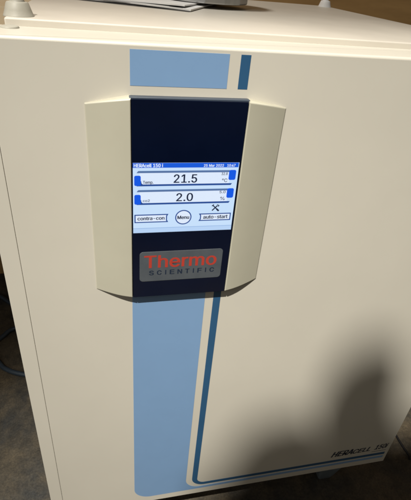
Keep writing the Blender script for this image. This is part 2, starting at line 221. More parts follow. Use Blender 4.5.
'R': (224, [30,0,30,254,118,254,136,253,153,250,167,244,178,237,188,227,195,217,200,204,204,191,205,176,204,161,200,148,195,136,188,125,178,116,166,109,152,103,136,100,118,99,48,99,48,128,117,128,129,128,140,130,149,133,156,138,162,143,167,150,170,158,172,167,173,176,172,186,170,194,167,202,162,209,156,215,149,220,140,223,129,225,116,226,62,226,62,0,177,0,115,115,151,115,214,0], [0,22,1,22,42,1,42,2,1,42,3,2,42,4,3,42,5,4,42,6,5,42,7,6,42,41,7,41,40,7,40,8,7,22,43,42,39,8,40,38,8,39,37,8,38,37,9,8,36,9,37,35,9,36,35,10,9,34,10,35,33,10,34,33,11,10,32,11,33,31,11,32,31,12,11,30,12,31,30,13,12,29,13,30,28,13,29,28,14,13,27,14,28,26,14,27,26,15,14,25,15,26,24,15,25,23,15,24,0,21,22,43,23,22,43,45,23,45,15,23,45,16,15,45,46,16,46,17,16,43,20,45,20,44,45,47,17,46,18,47,17,19,47,18,20,47,19,0,20,21,0,43,20,44,47,20]),
'S': (223, [112,-4,94,-3,78,0,64,5,51,11,41,20,32,30,25,42,21,54,19,68,52,68,54,59,57,51,62,44,68,38,75,33,83,29,92,27,102,25,112,25,123,25,133,27,143,30,151,34,159,40,165,46,169,53,172,61,173,70,172,77,170,84,166,89,161,94,155,99,148,102,140,106,132,108,122,111,92,120,72,126,56,135,43,145,34,156,28,170,26,186,27,200,31,213,37,224,46,234,57,242,69,249,83,254,97,257,114,258,130,257,145,254,158,249,170,242,180,234,189,224,195,213,199,202,200,189,169,189,166,201,160,211,151,219,140,225,127,228,112,229,102,229,92,227,84,224,76,220,70,215,64,209,61,203,58,195,58,188,58,180,61,173,65,167,71,162,78,158,85,154,92,151,99,149,106,147,132,140,140,137,148,135,156,132,164,128,172,124,179,119,186,113,192,106,197,99,201,90,203,80,204,69,203,56,199,43,193,32,185,21,174,13,162,5,147,0,130,-3], [52,54,53,51,54,52,51,55,54,50,55,51,50,56,55,49,56,50,49,57,56,48,57,49,48,58,57,48,59,58,47,70,48,70,69,48,69,59,48,68,59,69,47,71,70,67,59,68,47,72,71,66,59,67,66,60,59,46,72,47,46,73,72,46,74,73,65,60,66,46,75,74,65,61,60,45,75,46,64,61,65,45,76,75,45,77,76,64,62,61,63,62,64,44,77,45,44,78,77,44,79,78,43,79,44,43,80,79,43,81,80,42,81,43,42,82,81,42,83,82,42,84,83,41,84,42,41,85,84,41,86,85,41,87,86,41,88,87,40,88,41,40,89,88,40,90,89,40,91,90,39,91,40,39,92,91,39,93,92,38,93,39,38,94,93,37,94,38,37,95,94,37,96,95,36,96,37,35,96,36,35,97,96,34,97,35,33,97,34,33,98,97,32,98,33,31,98,32,31,99,98,30,99,31,29,99,30,29,100,99,28,100,29,27,100,28,27,101,100,8,10,9,8,11,10,26,101,27,8,12,11,26,102,101,7,12,8,25,102,26,7,13,12,24,102,25,7,14,13,24,103,102,6,14,7,23,103,24,6,15,14,22,103,23,6,16,15,22,104,103,21,104,22,5,16,6,5,17,16,20,104,21,5,18,17,19,104,20,5,19,18,5,104,19,5,105,104,4,105,5,4,106,105,3,106,4,3,107,106,2,107,3,2,108,107,1,108,2,1,0,108]),
'T': (224, [16,226,16,254,208,254,208,226,128,226,128,0,96,0,96,226], [0,2,1,0,3,2,7,3,0,6,4,7,4,3,7,6,5,4]),
'a': (195, [80,-4,68,-4,57,-1,47,2,38,8,30,14,24,22,19,32,16,42,15,54,16,64,18,73,22,80,26,87,32,92,39,97,46,100,54,103,63,105,71,107,80,109,89,110,100,111,109,112,117,113,123,114,129,116,133,117,135,120,137,123,138,127,138,128,137,136,136,142,133,148,130,153,125,158,120,161,113,163,106,165,98,165,89,165,82,164,75,161,69,158,63,154,59,150,55,146,52,142,50,137,20,146,26,156,32,165,39,173,48,179,57,184,66,188,77,190,87,192,97,192,104,192,112,191,119,190,128,187,135,184,143,180,150,175,156,168,161,160,165,150,168,139,168,126,168,0,138,0,138,26,136,26,134,21,130,17,126,12,121,8,115,4,108,1,100,-2,90,-4,85,23,96,23,106,26,114,29,121,34,127,40,132,47,135,54,137,61,138,69,138,95,136,93,133,92,130,91,125,90,121,89,116,88,110,87,105,86,100,86,95,85,91,84,88,84,81,83,74,81,67,79,61,77,56,74,52,70,48,65,47,59,46,52,46,46,48,41,51,36,55,32,59,29,65,26,71,24,78,23], [58,60,59,58,61,60,57,61,58,57,62,61,56,62,57,56,63,62,55,63,56,55,64,63,55,65,64,54,65,55,54,66,65,53,66,54,53,67,66,52,67,53,52,40,67,40,39,67,39,68,67,51,41,52,41,40,52,51,42,41,38,68,39,51,43,42,37,68,38,51,44,43,36,68,37,36,69,68,51,45,44,35,69,36,50,45,51,50,46,45,34,69,35,34,70,69,50,47,46,33,70,34,50,48,47,49,48,50,32,70,33,32,71,70,31,71,32,30,71,31,29,71,30,29,72,71,28,72,29,27,72,28,26,94,27,94,72,27,25,94,26,24,94,25,23,94,24,22,94,23,21,94,22,20,94,21,19,94,20,18,94,19,17,94,18,16,94,17,15,94,16,14,94,15,14,95,94,93,72,94,14,96,95,14,97,96,13,97,14,13,98,97,13,99,98,13,100,99,13,101,100,13,102,101,12,102,13,12,103,102,12,104,103,12,105,104,12,106,105,12,107,106,12,108,107,12,109,108,11,109,12,11,110,109,11,111,110,11,112,111,10,112,11,10,113,112,92,72,93,10,114,113,9,114,10,91,72,92,9,115,114,8,115,9,90,72,91,8,116,115,89,72,90,8,117,116,7,117,8,7,118,117,88,74,89,74,72,89,7,119,118,87,74,88,7,120,119,6,120,7,86,75,87,75,74,87,6,121,120,6,122,121,86,76,75,73,72,74,85,76,86,6,123,122,84,76,85,6,84,123,6,76,84,5,76,6,5,77,76,5,78,77,4,78,5,4,79,78,4,80,79,3,80,4,3,81,80,2,81,3,2,82,81,1,82,2,1,83,82,0,83,1]),
'c': (198, [104,-4,87,-3,72,1,58,8,46,17,36,29,28,43,22,58,18,75,17,94,18,113,22,130,28,146,36,159,46,171,58,180,72,187,87,191,104,192,113,192,122,191,130,189,138,186,146,182,153,178,159,173,165,167,170,161,174,154,178,146,181,138,151,131,150,136,148,140,145,145,142,149,139,152,135,155,131,158,126,161,121,162,116,164,110,165,104,165,92,164,81,161,73,155,65,148,59,139,54,129,51,118,49,106,48,94,49,81,51,70,54,59,59,49,65,40,73,33,81,28,92,24,104,23,110,24,116,24,121,26,126,28,131,30,135,33,139,36,143,40,146,44,148,49,150,54,152,59,181,51,179,43,175,35,171,28,165,22,160,16,153,11,146,6,138,3,130,0,122,-2,113,-4], [17,19,18,17,20,19,16,20,17,16,21,20,16,22,21,15,22,16,15,23,22,15,24,23,14,24,15,14,25,24,14,26,25,13,43,14,43,26,14,43,42,26,42,27,26,13,44,43,41,27,42,13,45,44,40,27,41,39,27,40,39,28,27,13,46,45,38,28,39,12,46,13,37,28,38,36,28,37,12,47,46,36,29,28,35,29,36,34,29,35,12,48,47,34,30,29,11,48,12,33,30,34,32,30,33,11,49,48,32,31,30,10,49,11,10,50,49,10,51,50,9,51,10,9,52,51,8,52,9,8,53,52,8,54,53,7,54,8,7,55,54,7,56,55,72,74,73,6,56,7,71,74,72,71,75,74,70,75,71,6,57,56,69,75,70,69,76,75,5,57,6,5,58,57,68,76,69,67,76,68,67,77,76,66,77,67,5,59,58,65,77,66,4,59,5,65,78,77,64,78,65,4,60,59,63,78,64,62,78,63,4,61,60,61,78,62,4,78,61,4,79,78,3,79,4,3,80,79,3,81,80,2,81,3,2,82,81,2,83,82,1,83,2,1,84,83,1,85,84,0,85,1]),
'e': (202, [106,-4,88,-3,73,1,58,8,46,17,36,29,28,42,22,58,18,75,17,93,18,112,22,129,28,145,36,159,46,170,58,180,71,187,86,191,103,192,113,192,123,190,133,187,142,183,151,177,160,170,167,162,173,152,179,141,182,128,185,113,186,97,186,85,37,85,37,110,169,110,155,101,154,113,152,124,149,134,144,143,138,151,131,157,123,161,113,164,103,165,92,164,82,161,73,157,66,151,59,143,54,135,51,125,49,116,48,105,48,89,49,75,51,64,55,53,61,44,67,37,76,31,85,26,95,24,106,23,114,23,120,25,127,26,133,29,138,32,143,36,147,41,150,47,153,53,182,45,179,36,174,27,168,20,160,13,151,7,141,2,130,-1,119,-3], [17,19,18,17,20,19,16,20,17,16,21,20,16,22,21,15,22,16,15,23,22,14,23,15,14,24,23,14,25,24,13,45,14,45,44,14,44,25,14,43,25,44,42,25,43,13,46,45,42,26,25,41,26,42,13,47,46,12,47,13,40,26,41,12,48,47,40,27,26,39,27,40,12,49,48,11,49,12,11,50,49,38,27,39,38,28,27,11,51,50,37,28,38,10,51,11,37,29,28,10,52,51,36,29,37,10,33,52,33,53,52,36,34,29,34,30,29,35,34,36,9,33,10,9,32,33,53,34,33,53,30,34,54,30,53,54,31,30,8,32,9,55,31,54,8,31,32,8,55,31,8,56,55,7,56,8,7,57,56,6,57,7,6,58,57,71,73,72,70,73,71,70,74,73,6,59,58,5,59,6,69,74,70,5,60,59,68,74,69,68,75,74,67,75,68,5,61,60,66,75,67,4,61,5,66,76,75,4,62,61,65,76,66,64,76,65,4,63,62,63,76,64,4,76,63,4,77,76,3,77,4,3,78,77,2,78,3,2,79,78,2,80,79,1,80,2,1,81,80,0,81,1]),
'h': (205, [57,113,57,0,26,0,26,254,57,254,57,144,51,144,58,159,66,172,76,181,87,187,100,191,114,192,126,191,137,189,148,184,157,178,164,170,170,160,175,149,178,135,179,120,179,0,148,0,148,118,147,131,143,143,136,152,128,159,117,163,105,165,96,164,88,162,80,159,74,154,68,148,63,141,60,133,58,124], [2,4,3,2,6,4,6,5,4,11,13,12,11,14,13,10,14,11,10,15,14,9,15,10,9,16,15,8,16,9,8,17,16,7,31,8,31,17,8,31,30,17,30,18,17,29,18,30,7,32,31,28,18,29,7,33,32,28,19,18,6,33,7,27,19,28,6,34,33,6,35,34,26,19,27,26,20,19,6,36,35,2,37,6,37,36,6,25,20,26,25,21,20,2,38,37,24,21,25,2,0,38,24,22,21,23,22,24,2,1,0]),
'i': (83, [42,221,36,222,31,224,27,227,23,231,21,236,21,242,21,247,23,252,27,256,31,259,36,261,42,262,47,261,52,259,57,256,60,252,62,247,63,242,62,236,60,231,57,227,52,224,47,222,26,0,26,190,57,190,57,0], [24,26,25,24,27,26,11,13,12,10,13,11,10,14,13,9,14,10,9,15,14,8,15,9,8,16,15,7,16,8,7,17,16,6,17,7,6,18,17,5,18,6,5,19,18,4,19,5,4,20,19,3,20,4,3,21,20,2,21,3,2,22,21,1,22,2,1,23,22,0,23,1]),
'l': (95, [70,-1,56,0,45,4,37,10,31,19,27,29,26,42,26,254,57,254,57,49,57,42,58,35,60,31,63,28,67,27,73,26,76,26,78,26,80,26,82,27,83,27,85,27,90,1,88,1,84,0,81,0,77,-1,73,-1], [6,8,7,6,9,8,6,10,9,5,10,6,5,11,10,5,12,11,5,13,12,4,13,5,4,14,13,20,22,21,19,22,20,18,22,19,4,15,14,17,22,18,16,22,17,15,22,16,4,22,15,3,22,4,2,22,3,1,22,2,1,23,22,1,24,23,1,25,24,0,25,1,0,26,25,0,27,26]),
'm': (305, [26,0,26,190,56,190,56,148,54,148,57,157,61,166,66,173,72,179,79,184,86,188,94,191,102,193,110,193,123,192,134,187,144,180,151,171,157,160,160,147,156,147,159,156,163,164,169,172,175,178,182,183,190,187,199,191,208,192,218,193,229,192,239,190,249,186,257,180,264,173,270,164,275,154,278,141,278,128,278,0,248,0,248,127,247,139,243,149,236,156,228,161,219,164,209,165,201,165,194,163,187,160,181,156,177,151,173,145,170,139,168,131,168,124,168,0,137,0,137,130,136,140,132,148,126,156,119,161,110,164,100,165,92,165,85,163,79,160,73,156,67,151,63,145,60,137,58,129,57,119,57,0], [12,14,13,28,30,29,11,14,12,27,30,28,27,31,30,11,15,14,10,15,11,26,31,27,26,32,31,0,2,1,0,4,2,4,3,2,9,15,10,25,32,26,9,16,15,25,33,32,8,16,9,24,33,25,8,17,16,24,34,33,7,17,8,23,34,24,23,35,34,6,17,7,22,47,23,47,35,23,6,65,17,65,18,17,5,66,6,66,65,6,64,18,65,22,48,47,46,35,47,5,67,66,22,49,48,21,49,22,45,35,46,45,36,35,63,18,64,5,68,67,21,50,49,44,36,45,62,18,63,5,69,68,62,19,18,21,51,50,4,69,5,43,36,44,20,51,21,4,70,69,20,52,51,61,19,62,43,37,36,20,53,52,4,71,70,42,37,43,60,20,61,20,19,61,0,72,4,72,71,4,60,53,20,60,54,53,42,38,37,59,54,60,41,38,42,59,55,54,0,73,72,59,56,55,58,56,59,0,74,73,41,39,38,40,39,41,58,57,56,0,75,74]),
'n': (205, [57,113,57,0,26,0,26,190,56,190,56,144,51,144,58,159,66,172,76,181,87,187,100,191,114,192,126,191,137,189,147,184,156,178,164,170,170,160,175,149,178,135,179,120,179,0,148,0,148,118,147,131,143,143,136,152,128,159,117,163,105,165,96,164,88,162,80,159,74,154,68,148,63,141,60,133,58,124], [11,13,12,11,14,13,10,14,11,2,4,3,2,6,4,6,5,4,10,15,14,9,15,10,9,16,15,8,16,9,8,17,16,7,31,8,31,17,8,31,30,17,30,18,17,29,18,30,7,32,31,28,18,29,7,33,32,28,19,18,6,33,7,27,19,28,6,34,33,6,35,34,26,19,27,26,20,19,6,36,35,2,37,6,37,36,6,25,20,26,25,21,20,2,38,37,24,21,25,2,0,38,24,22,21,23,22,24,2,1,0]),
'o': (208, [104,-4,87,-3,72,1,58,8,46,17,36,29,28,43,22,58,18,75,17,94,18,113,22,130,28,146,36,159,46,171,58,180,72,187,87,191,104,192,120,191,136,187,149,180,161,171,171,159,180,146,186,130,189,113,191,94,189,75,186,58,180,43,171,29,161,17,149,8,136,1,120,-3,104,23,116,24,126,28,135,33,143,40,149,49,154,59,157,70,159,81,160,94,159,106,157,118,154,129,149,139,143,148,135,155,126,161,116,164,104,165,92,164,81,161,73,155,65,148,59,139,54,129,51,118,49,106,48,94,49,81,51,70,54,59,59,49,65,40,73,33,81,28,92,24], [17,19,18,16,19,17,16,20,19,15,20,16,15,21,20,14,21,15,14,22,21,13,22,14,13,54,22,54,23,22,13,55,54,53,23,54,13,56,55,52,23,53,13,57,56,51,23,52,12,57,13,51,24,23,12,58,57,50,24,51,12,59,58,49,24,50,11,59,12,49,25,24,11,60,59,48,25,49,10,60,11,48,26,25,10,61,60,47,26,48,10,62,61,46,26,47,46,27,26,9,62,10,9,63,62,45,27,46,8,63,9,8,64,63,44,27,45,44,28,27,8,65,64,43,28,44,43,29,28,7,65,8,7,66,65,42,29,43,7,67,66,41,29,42,6,67,7,41,30,29,6,68,67,40,30,41,5,68,6,40,31,30,5,69,68,39,31,40,5,70,69,38,31,39,4,70,5,38,32,31,4,71,70,37,32,38,4,36,71,36,32,37,4,32,36,3,32,4,3,33,32,2,33,3,2,34,33,1,34,2,1,35,34,0,35,1]),
'p': (212, [26,-71,26,190,56,190,56,160,59,160,62,164,65,168,69,173,73,178,79,182,86,186,94,190,103,192,115,192,130,191,144,187,156,180,168,171,177,160,185,146,191,131,194,113,195,94,194,75,191,58,185,42,177,29,168,17,157,8,144,1,130,-3,115,-4,104,-3,94,-1,86,2,79,6,74,11,69,16,65,21,62,25,59,29,57,29,57,-71,110,23,121,24,131,28,140,33,147,40,153,48,158,58,161,70,163,82,164,95,163,108,161,120,158,131,153,140,147,149,140,156,131,161,121,164,110,165,99,164,89,161,81,156,73,149,67,141,62,131,59,120,57,108,56,95,57,81,59,69,63,58,67,48,73,39,81,32,89,27,99,24], [12,14,13,11,14,12,11,15,14,0,2,1,0,3,2,10,15,11,10,16,15,9,16,10,8,16,9,8,17,16,7,17,8,6,17,7,6,61,17,61,18,17,5,61,6,5,62,61,60,18,61,5,63,62,59,18,60,4,63,5,4,64,63,58,18,59,58,19,18,0,4,3,0,68,4,68,67,4,67,66,4,66,65,4,65,64,4,57,19,58,56,19,57,56,20,19,55,20,56,55,21,20,54,21,55,0,69,68,53,21,54,53,22,21,0,70,69,52,22,53,0,71,70,51,22,52,51,23,22,50,23,51,0,72,71,50,24,23,49,24,50,0,73,72,48,24,49,48,25,24,0,41,73,41,74,73,47,25,48,41,75,74,47,26,25,46,26,47,41,76,75,45,26,46,41,40,76,40,77,76,0,42,41,39,77,40,45,27,26,44,27,45,39,78,77,38,78,39,43,27,44,38,43,78,38,27,43,37,27,38,37,28,27,36,28,37,35,28,36,35,29,28,34,29,35,33,29,34,33,30,29,32,30,33,32,31,30]),
'r': (130, [26,0,26,190,56,190,56,160,58,160,62,169,68,177,76,184,85,188,96,191,107,192,109,192,112,192,115,192,117,192,120,192,122,192,122,161,120,161,118,162,115,162,111,163,107,163,103,163,95,162,87,160,80,157,73,153,67,148,63,142,60,135,58,127,57,118,57,0], [9,11,10,9,12,11,9,13,12,9,14,13,9,15,14,9,16,15,9,17,16,8,17,9,0,2,1,0,3,2,7,17,8,6,17,7,5,19,6,19,18,6,18,17,6,4,23,5,23,22,5,22,21,5,21,20,5,20,19,5,4,24,23,4,25,24,0,4,3,0,31,4,31,30,4,30,29,4,29,28,4,28,27,4,27,26,4,26,25,4,0,32,31,0,33,32]),
's': (182, [91,-4,78,-3,67,-2,56,2,46,6,38,12,31,19,25,27,21,37,18,47,47,53,50,44,55,36,62,30,70,26,80,24,91,23,103,24,113,26,122,31,129,37,133,44,134,51,133,58,131,63,127,68,122,72,115,75,106,78,75,85,59,90,46,96,36,104,29,113,25,124,23,137,24,147,27,157,33,166,39,173,48,180,58,185,69,189,81,191,94,192,106,192,117,190,127,186,136,182,143,176,149,170,155,162,159,154,162,145,134,139,131,146,127,152,121,158,114,163,105,165,94,166,83,165,74,163,65,158,59,153,56,146,54,139,55,132,58,126,62,122,68,118,76,114,86,111,115,105,131,100,143,93,153,86,160,76,164,66,166,53,165,43,161,33,156,24,149,16,140,9,130,3,118,-1,105,-3], [43,45,44,43,46,45,42,46,43,42,47,46,41,47,42,41,48,47,40,48,41,40,49,48,39,49,40,39,50,49,38,50,39,38,60,50,60,51,50,38,61,60,59,51,60,37,61,38,37,62,61,58,51,59,37,63,62,57,51,58,57,52,51,37,64,63,56,52,57,36,64,37,56,53,52,36,65,64,55,53,56,35,65,36,35,66,65,54,53,55,35,67,66,34,67,35,34,68,67,34,69,68,33,69,34,33,70,69,33,71,70,33,72,71,32,72,33,32,73,72,32,74,73,31,74,32,31,75,74,30,75,31,30,76,75,29,76,30,29,77,76,28,77,29,27,77,28,27,78,77,26,78,27,25,78,26,24,78,25,24,79,78,23,79,24,22,79,23,9,11,10,22,80,79,21,80,22,8,11,9,20,80,21,8,12,11,20,81,80,19,81,20,7,12,8,7,13,12,19,82,81,18,82,19,7,14,13,6,14,7,17,82,18,6,15,14,16,82,17,16,83,82,6,16,15,6,83,16,5,83,6,5,84,83,4,84,5,4,85,84,3,85,4,3,86,85,2,86,3,2,87,86,1,87,2,1,0,87]),
't': (114, [102,190,102,164,3,164,3,190,32,236,63,236,63,49,64,41,65,35,68,31,72,27,78,26,85,25,87,25,90,25,93,26,96,26,98,26,101,27,107,1,103,0,100,-1,96,-1,92,-2,88,-2,84,-2,69,-1,56,4,46,11,38,20,34,32,32,46], [31,5,4,31,6,5,2,0,3,2,1,0,31,7,6,30,7,31,30,8,7,30,9,8,29,9,30,29,10,9,29,11,10,17,19,18,16,19,17,15,19,16,29,12,11,14,19,15,13,19,14,12,19,13,29,19,12,28,19,29,27,19,28,26,19,27,26,20,19,26,21,20,25,21,26,25,22,21,25,23,22,25,24,23]),
'u': (205, [91,-3,79,-2,68,1,57,5,48,12,41,20,35,29,30,41,27,54,26,69,26,190,57,190,57,72,58,58,62,47,68,37,77,31,88,26,100,25,109,26,117,28,125,31,131,36,137,41,142,48,145,57,147,66,148,76,148,190,179,190,179,0,149,0,149,46,154,46,147,30,139,18,129,8,117,2,105,-1], [9,11,10,9,12,11,27,29,28,27,30,29,26,30,27,9,13,12,8,13,9,25,33,26,33,30,26,8,14,13,24,33,25,7,14,8,23,32,24,32,33,24,7,15,14,23,34,32,34,31,32,34,30,33,22,34,23,6,15,7,6,16,15,21,34,22,20,34,21,6,17,16,20,35,34,31,30,34,5,17,6,19,35,20,5,18,17,18,35,19,5,35,18,4,35,5,4,36,35,3,36,4,3,37,36,2,37,3,2,38,37,1,38,2,1,0,38]),
'°': (158, [79,142,69,142,59,145,50,149,42,155,35,162,29,170,25,179,22,189,22,199,22,209,25,219,29,228,35,236,42,243,50,249,59,253,69,256,79,256,89,256,99,253,108,249,116,243,123,236,129,228,133,219,136,209,136,199,136,189,133,179,129,170,123,162,116,155,108,149,99,145,89,142,79,167,85,168,90,169,95,171,100,175,103,178,107,183,109,188,110,193,111,199,110,204,109,210,107,215,103,219,100,223,95,226,90,229,85,230,79,231,73,230,68,229,63,226,59,223,55,219,52,215,49,210,48,204,47,199,48,193,49,188,52,183,55,178,59,175,63,171,68,169,73,168], [17,19,18,16,19,17,16,20,19,15,20,16,15,21,20,14,21,15,14,22,21,13,22,14,13,23,22,12,23,13,12,54,23,54,24,23,12,55,54,53,24,54,52,24,53,12,56,55,51,24,52,12,57,56,11,57,12,51,25,24,11,58,57,50,25,51,11,59,58,49,25,50,11,60,59,48,25,49,10,60,11,48,26,25,10,61,60,47,26,48,10,62,61,46,26,47,9,62,10,46,27,26,9,63,62,45,27,46,8,63,9,8,64,63,44,27,45,44,28,27,8,65,64,43,28,44,43,29,28,7,65,8,7,66,65,42,29,43,7,67,66,41,29,42,41,30,29,6,67,7,6,68,67,40,30,41,6,69,68,39,30,40,6,70,69,38,30,39,5,70,6,38,31,30,5,71,70,37,31,38,5,36,71,36,31,37,5,31,36,4,31,5,4,32,31,3,32,4,3,33,32,2,33,3,2,34,33,1,34,2,1,35,34,0,35,1]),
}


# ------------------------------------------------------------------ mesh helpers
def obj(name, bm, m, parent=None, smooth=True, angle=35):
    me = bpy.data.meshes.new(name)
    flat = {f.index for f in bm.faces if f.tag} if not bm.faces.index_update() else set()
    bmesh.ops.recalc_face_normals(bm, faces=bm.faces)
    if smooth:
        for f in bm.faces:
            f.smooth = f.index not in flat
        for e in bm.edges:
            if len(e.link_faces) == 2 and e.calc_face_angle(0) > math.radians(angle):
                e.smooth = False
    bm.to_mesh(me)
    bm.free()
    o = bpy.data.objects.new(name, me)
    COL.objects.link(o)
    if m:
        me.materials.append(m)
    if parent:
        o.parent = parent
        o.matrix_parent_inverse = Matrix.Translation(-world_loc(parent))
    return o


def world_loc(o):
    # every parent here is only translated
    l = Vector(o.location)
    if o.parent:
        l = l + world_loc(o.parent) + o.matrix_parent_inverse.translation
    return l


def empty(name, loc, label, cat, group=None):
    o = bpy.data.objects.new(name, None)
    COL.objects.link(o)
    o.location = loc
    o.empty_display_size = .05
    o['label'] = label
    o['category'] = cat
    if group:
        o['group'] = group
    return o


def tag(o, label, cat, group=None):
    o['label'] = label
    o['category'] = cat
    if group:
        o['group'] = group
    return o


def add_box(bm, x0, x1, y0, y1, z0, z1, bev=0., seg=3, small=0., small_x=(0,)):
    vs = [bm.verts.new(V(x, y, z)) for x in (x0, x1) for y in (y0, y1) for z in (z0, z1)]
    idx = [(0, 1, 3, 2), (4, 6, 7, 5), (0, 4, 5, 1), (2, 3, 7, 6), (0, 2, 6, 4), (1, 5, 7, 3)]
    fs = [bm.faces.new([vs[i] for i in q]) for q in idx]
    if bev:
        es = list({e for f in fs for e in f.edges})
        bmesh.ops.recalc_face_normals(bm, faces=fs)
        if small:                                  # the upright front edges named in small_x stay nearly sharp
            xs = [(x0, x1)[k] for k in small_x]
            se = [e for e in es if all(abs(v.co.y - y0 * .001) < 1e-6 for v in e.verts) and any(all(abs(v.co.x - q * .001) < 1e-6 for v in e.verts) for q in xs)]
            es = [e for e in es if e not in se and all(v.co.z * 1000 - ZF * 1000 > z1 - .1 for v in e.verts)] + [e for e in es if e not in se and all(abs(v.co.x - x1 * .001) < 1e-6 for v in e.verts) and 1 not in small_x and abs(e.verts[0].co.z - e.verts[1].co.z) > .01]
            bmesh.ops.bevel(bm, geom=se, offset=small * .001, segments=2, profile=.5, affect='EDGES')
            es = [e for e in bm.edges if all(v.co.z * 1000 - ZF * 1000 > z1 - .1 for v in e.verts) and all(abs(v.co.y - y0 * .001) < .0008 for v in e.verts)]
        bmesh.ops.bevel(bm, geom=es, offset=bev * .001, segments=seg, profile=.5, affect='EDGES')
    bm.normal_update()
    for f in bm.faces:                             # the flat sides stay flat, only the rounded edges shade smoothly
        f.tag = max(abs(c) for c in f.normal) > .99999
    return bm


def box(*a, **k):
    return add_box(bmesh.new(), *a, **k)


def plate(pts, y_front, y_back, bm=None):  # 
    """closed outline in the door's x/z plane given a small real thickness"""
    bm = bm or bmesh.new()
    f = [bm.verts.new(V(x, y_front, z)) for x, z in pts]
    b = [bm.verts.new(V(x, y_back, z)) for x, z in pts]
    bm.faces.new(f)
    bm.faces.new(list(reversed(b)))
    n = len(pts)
    for i in range(n):
        bm.faces.new((f[i], b[i], b[(i + 1) % n], f[(i + 1) % n]))
    return bm


def arc(cx, cz, r, a0, a1, n=14):
    return [(cx + r * math.cos(math.radians(a0 + (a1 - a0) * i / n)), cz + r * math.sin(math.radians(a0 + (a1 - a0) * i / n))) for i in range(n + 1)]


def rrect(x0, x1, z0, z1, r, n=8):
    return arc(x1 - r, z1 - r, r, 0, 90, n) + arc(x0 + r, z1 - r, r, 90, 180, n) + arc(x0 + r, z0 + r, r, 180, 270, n) + arc(x1 - r, z0 + r, r, 270, 360, n)


def rbox(bm, x0, x1, z0, z1, r, y0, y1):
    return plate(rrect(x0, x1, z0, z1, r), y0, y1, bm)


def lathe(prof, cx, cy, n=40):
    bm = bmesh.new()
    rings = []
    for r, z in prof:
        if r < 1e-6:
            rings.append([bm.verts.new(V(cx, cy, z))])
        else:
            rings.append([bm.verts.new(V(cx + r * math.cos(2 * PI * i / n), cy + r * math.sin(2 * PI * i / n), z)) for i in range(n)])
    for a, b in zip(rings, rings[1:]):
        for i in range(n):
            j = (i + 1) % n
            if len(a) == 1:
                bm.faces.new((a[0], b[j], b[i]))
            elif len(b) == 1:
                bm.faces.new((a[i], a[j], b[0]))
            else:
                bm.faces.new((a[i], a[j], b[j], b[i]))
    return bm


def tube(pts, r, n=12):
    """smooth tube through the points (Catmull-Rom)"""
    P = [Vector(p) for p in pts]
    P = [P[0] * 2 - P[1]] + P + [P[-1] * 2 - P[-2]]
    path = []
    for i in range(1, len(P) - 2):
        for k in range(10):
            t = k / 10
            a, b, c, d = P[i - 1:i + 3]
            path.append(.5 * ((2 * b) + (c - a) * t + (2 * a - 5 * b + 4 * c - d) * t * t + (-a + 3 * b - 3 * c + d) * t ** 3))
    path.append(P[-2])
    bm = bmesh.new()
    rings = []
    for i, p in enumerate(path):
        t = (path[min(i + 1, len(path) - 1)] - path[max(i - 1, 0)]).normalized()
        u = t.cross(Vector((0, 0, 1)))
        if u.length < 1e-4:
            u = Vector((1, 0, 0))
        u.normalize()
        w = u.cross(t)
        rings.append([bm.verts.new(V(*(p + r * (math.cos(2 * PI * k / n) * u + math.sin(2 * PI * k / n) * w)))) for k in range(n)])
    for a, b in zip(rings, rings[1:]):
        for k in range(n):
            bm.faces.new((a[k], a[(k + 1) % n], b[(k + 1) % n], b[k]))
    bm.faces.new(rings[0])
    bm.faces.new(list(reversed(rings[-1])))
    return bm


def text(bm, s, x0, x1, z0, z1, y, bold=0., shear=0., slant=0., space=1.):
    """lettering fitted to a box on the plane y; bold thickens the strokes, slant lifts the line towards its end"""
    vs, fs, pen = [], [], 0
    for ch in s:
        if ch == ' ':
            pen += 110
            continue
        adv, vv, ff = GLYPHS[ch]
        n0 = len(vs)
        for k in range(0, len(vv), 2):
            vs.append((vv[k] + pen + shear * vv[k + 1], vv[k + 1]))
        for k in range(0, len(ff), 3):
            fs.append((ff[k] + n0, ff[k + 1] + n0, ff[k + 2] + n0))
        pen += adv * space
    ax, bx = min(v[0] for v in vs), max(v[0] for v in vs)
    ay, by = min(v[1] for v in vs), max(v[1] for v in vs)
    b = bold * (z1 - z0)
    if bold:
        rings = [(b * math.cos(k * PI / 4), .36 * b * math.sin(k * PI / 4)) for k in range(8)]
    else:
        rings = [(0, 0)]
    for k, (dx, dz) in enumerate(rings):
        vv = [bm.verts.new(V(x0 + b + (x1 - x0 - 2 * b) * (v[0] - ax) / (bx - ax) + dx, y - .008 * k,
                             z0 + .36 * b + (z1 - z0 - .72 * b) * (v[1] - ay) / (by - ay) + slant * (v[0] - ax) / (bx - ax) + dz)) for v in vs]
        for f in fs:
            try:
                bm.faces.new([vv[q] for q in f])
            except ValueError:
                pass
    return bm


def T(s, *a, **k):
    return text(bmesh.new(), s, *a, **k)


# ------------------------------------------------------------------ the incubator
W, H = 637., 761.
inc = empty('incubator', V(W / 2, 320, -940),
            'cream laboratory incubator with blue stripes and a lit touchscreen on its door', 'incubator')

# cabinet behind the door, narrower than the door
obj('cabinet_body', box(27.5, 609.5, 62.4, 619, -764, -2, bev=2), M['paint'], inc)
cover = obj('top_cover', box(27.2, 609.8, 58.7, 619.8, -1.5, 6.6, bev=1.5, seg=4), M['cover'], inc)

# outer door: left edge strip, seam, main panel
door = obj('door', box(18.6, W, 0, 62, -H, 0, bev=2.6, seg=5, small=.4), M['paint'], inc)
obj('edge_strip', box(0, 18.15, 0, 62, -H, 0, bev=2.6, seg=5, small=.4, small_x=(0, 1)), M['paint'], door)
obj('seam_filler', box(15, 22, 4, 50, -H + 5, -5), M['bezel'], door)
obj('hinge_cap', lathe([(0, 1.9), (5.8, 1.9), (7.6, 1.4), (8.2, .4), (8.2, -.5)], 33.5, 46), M['cone'], door)

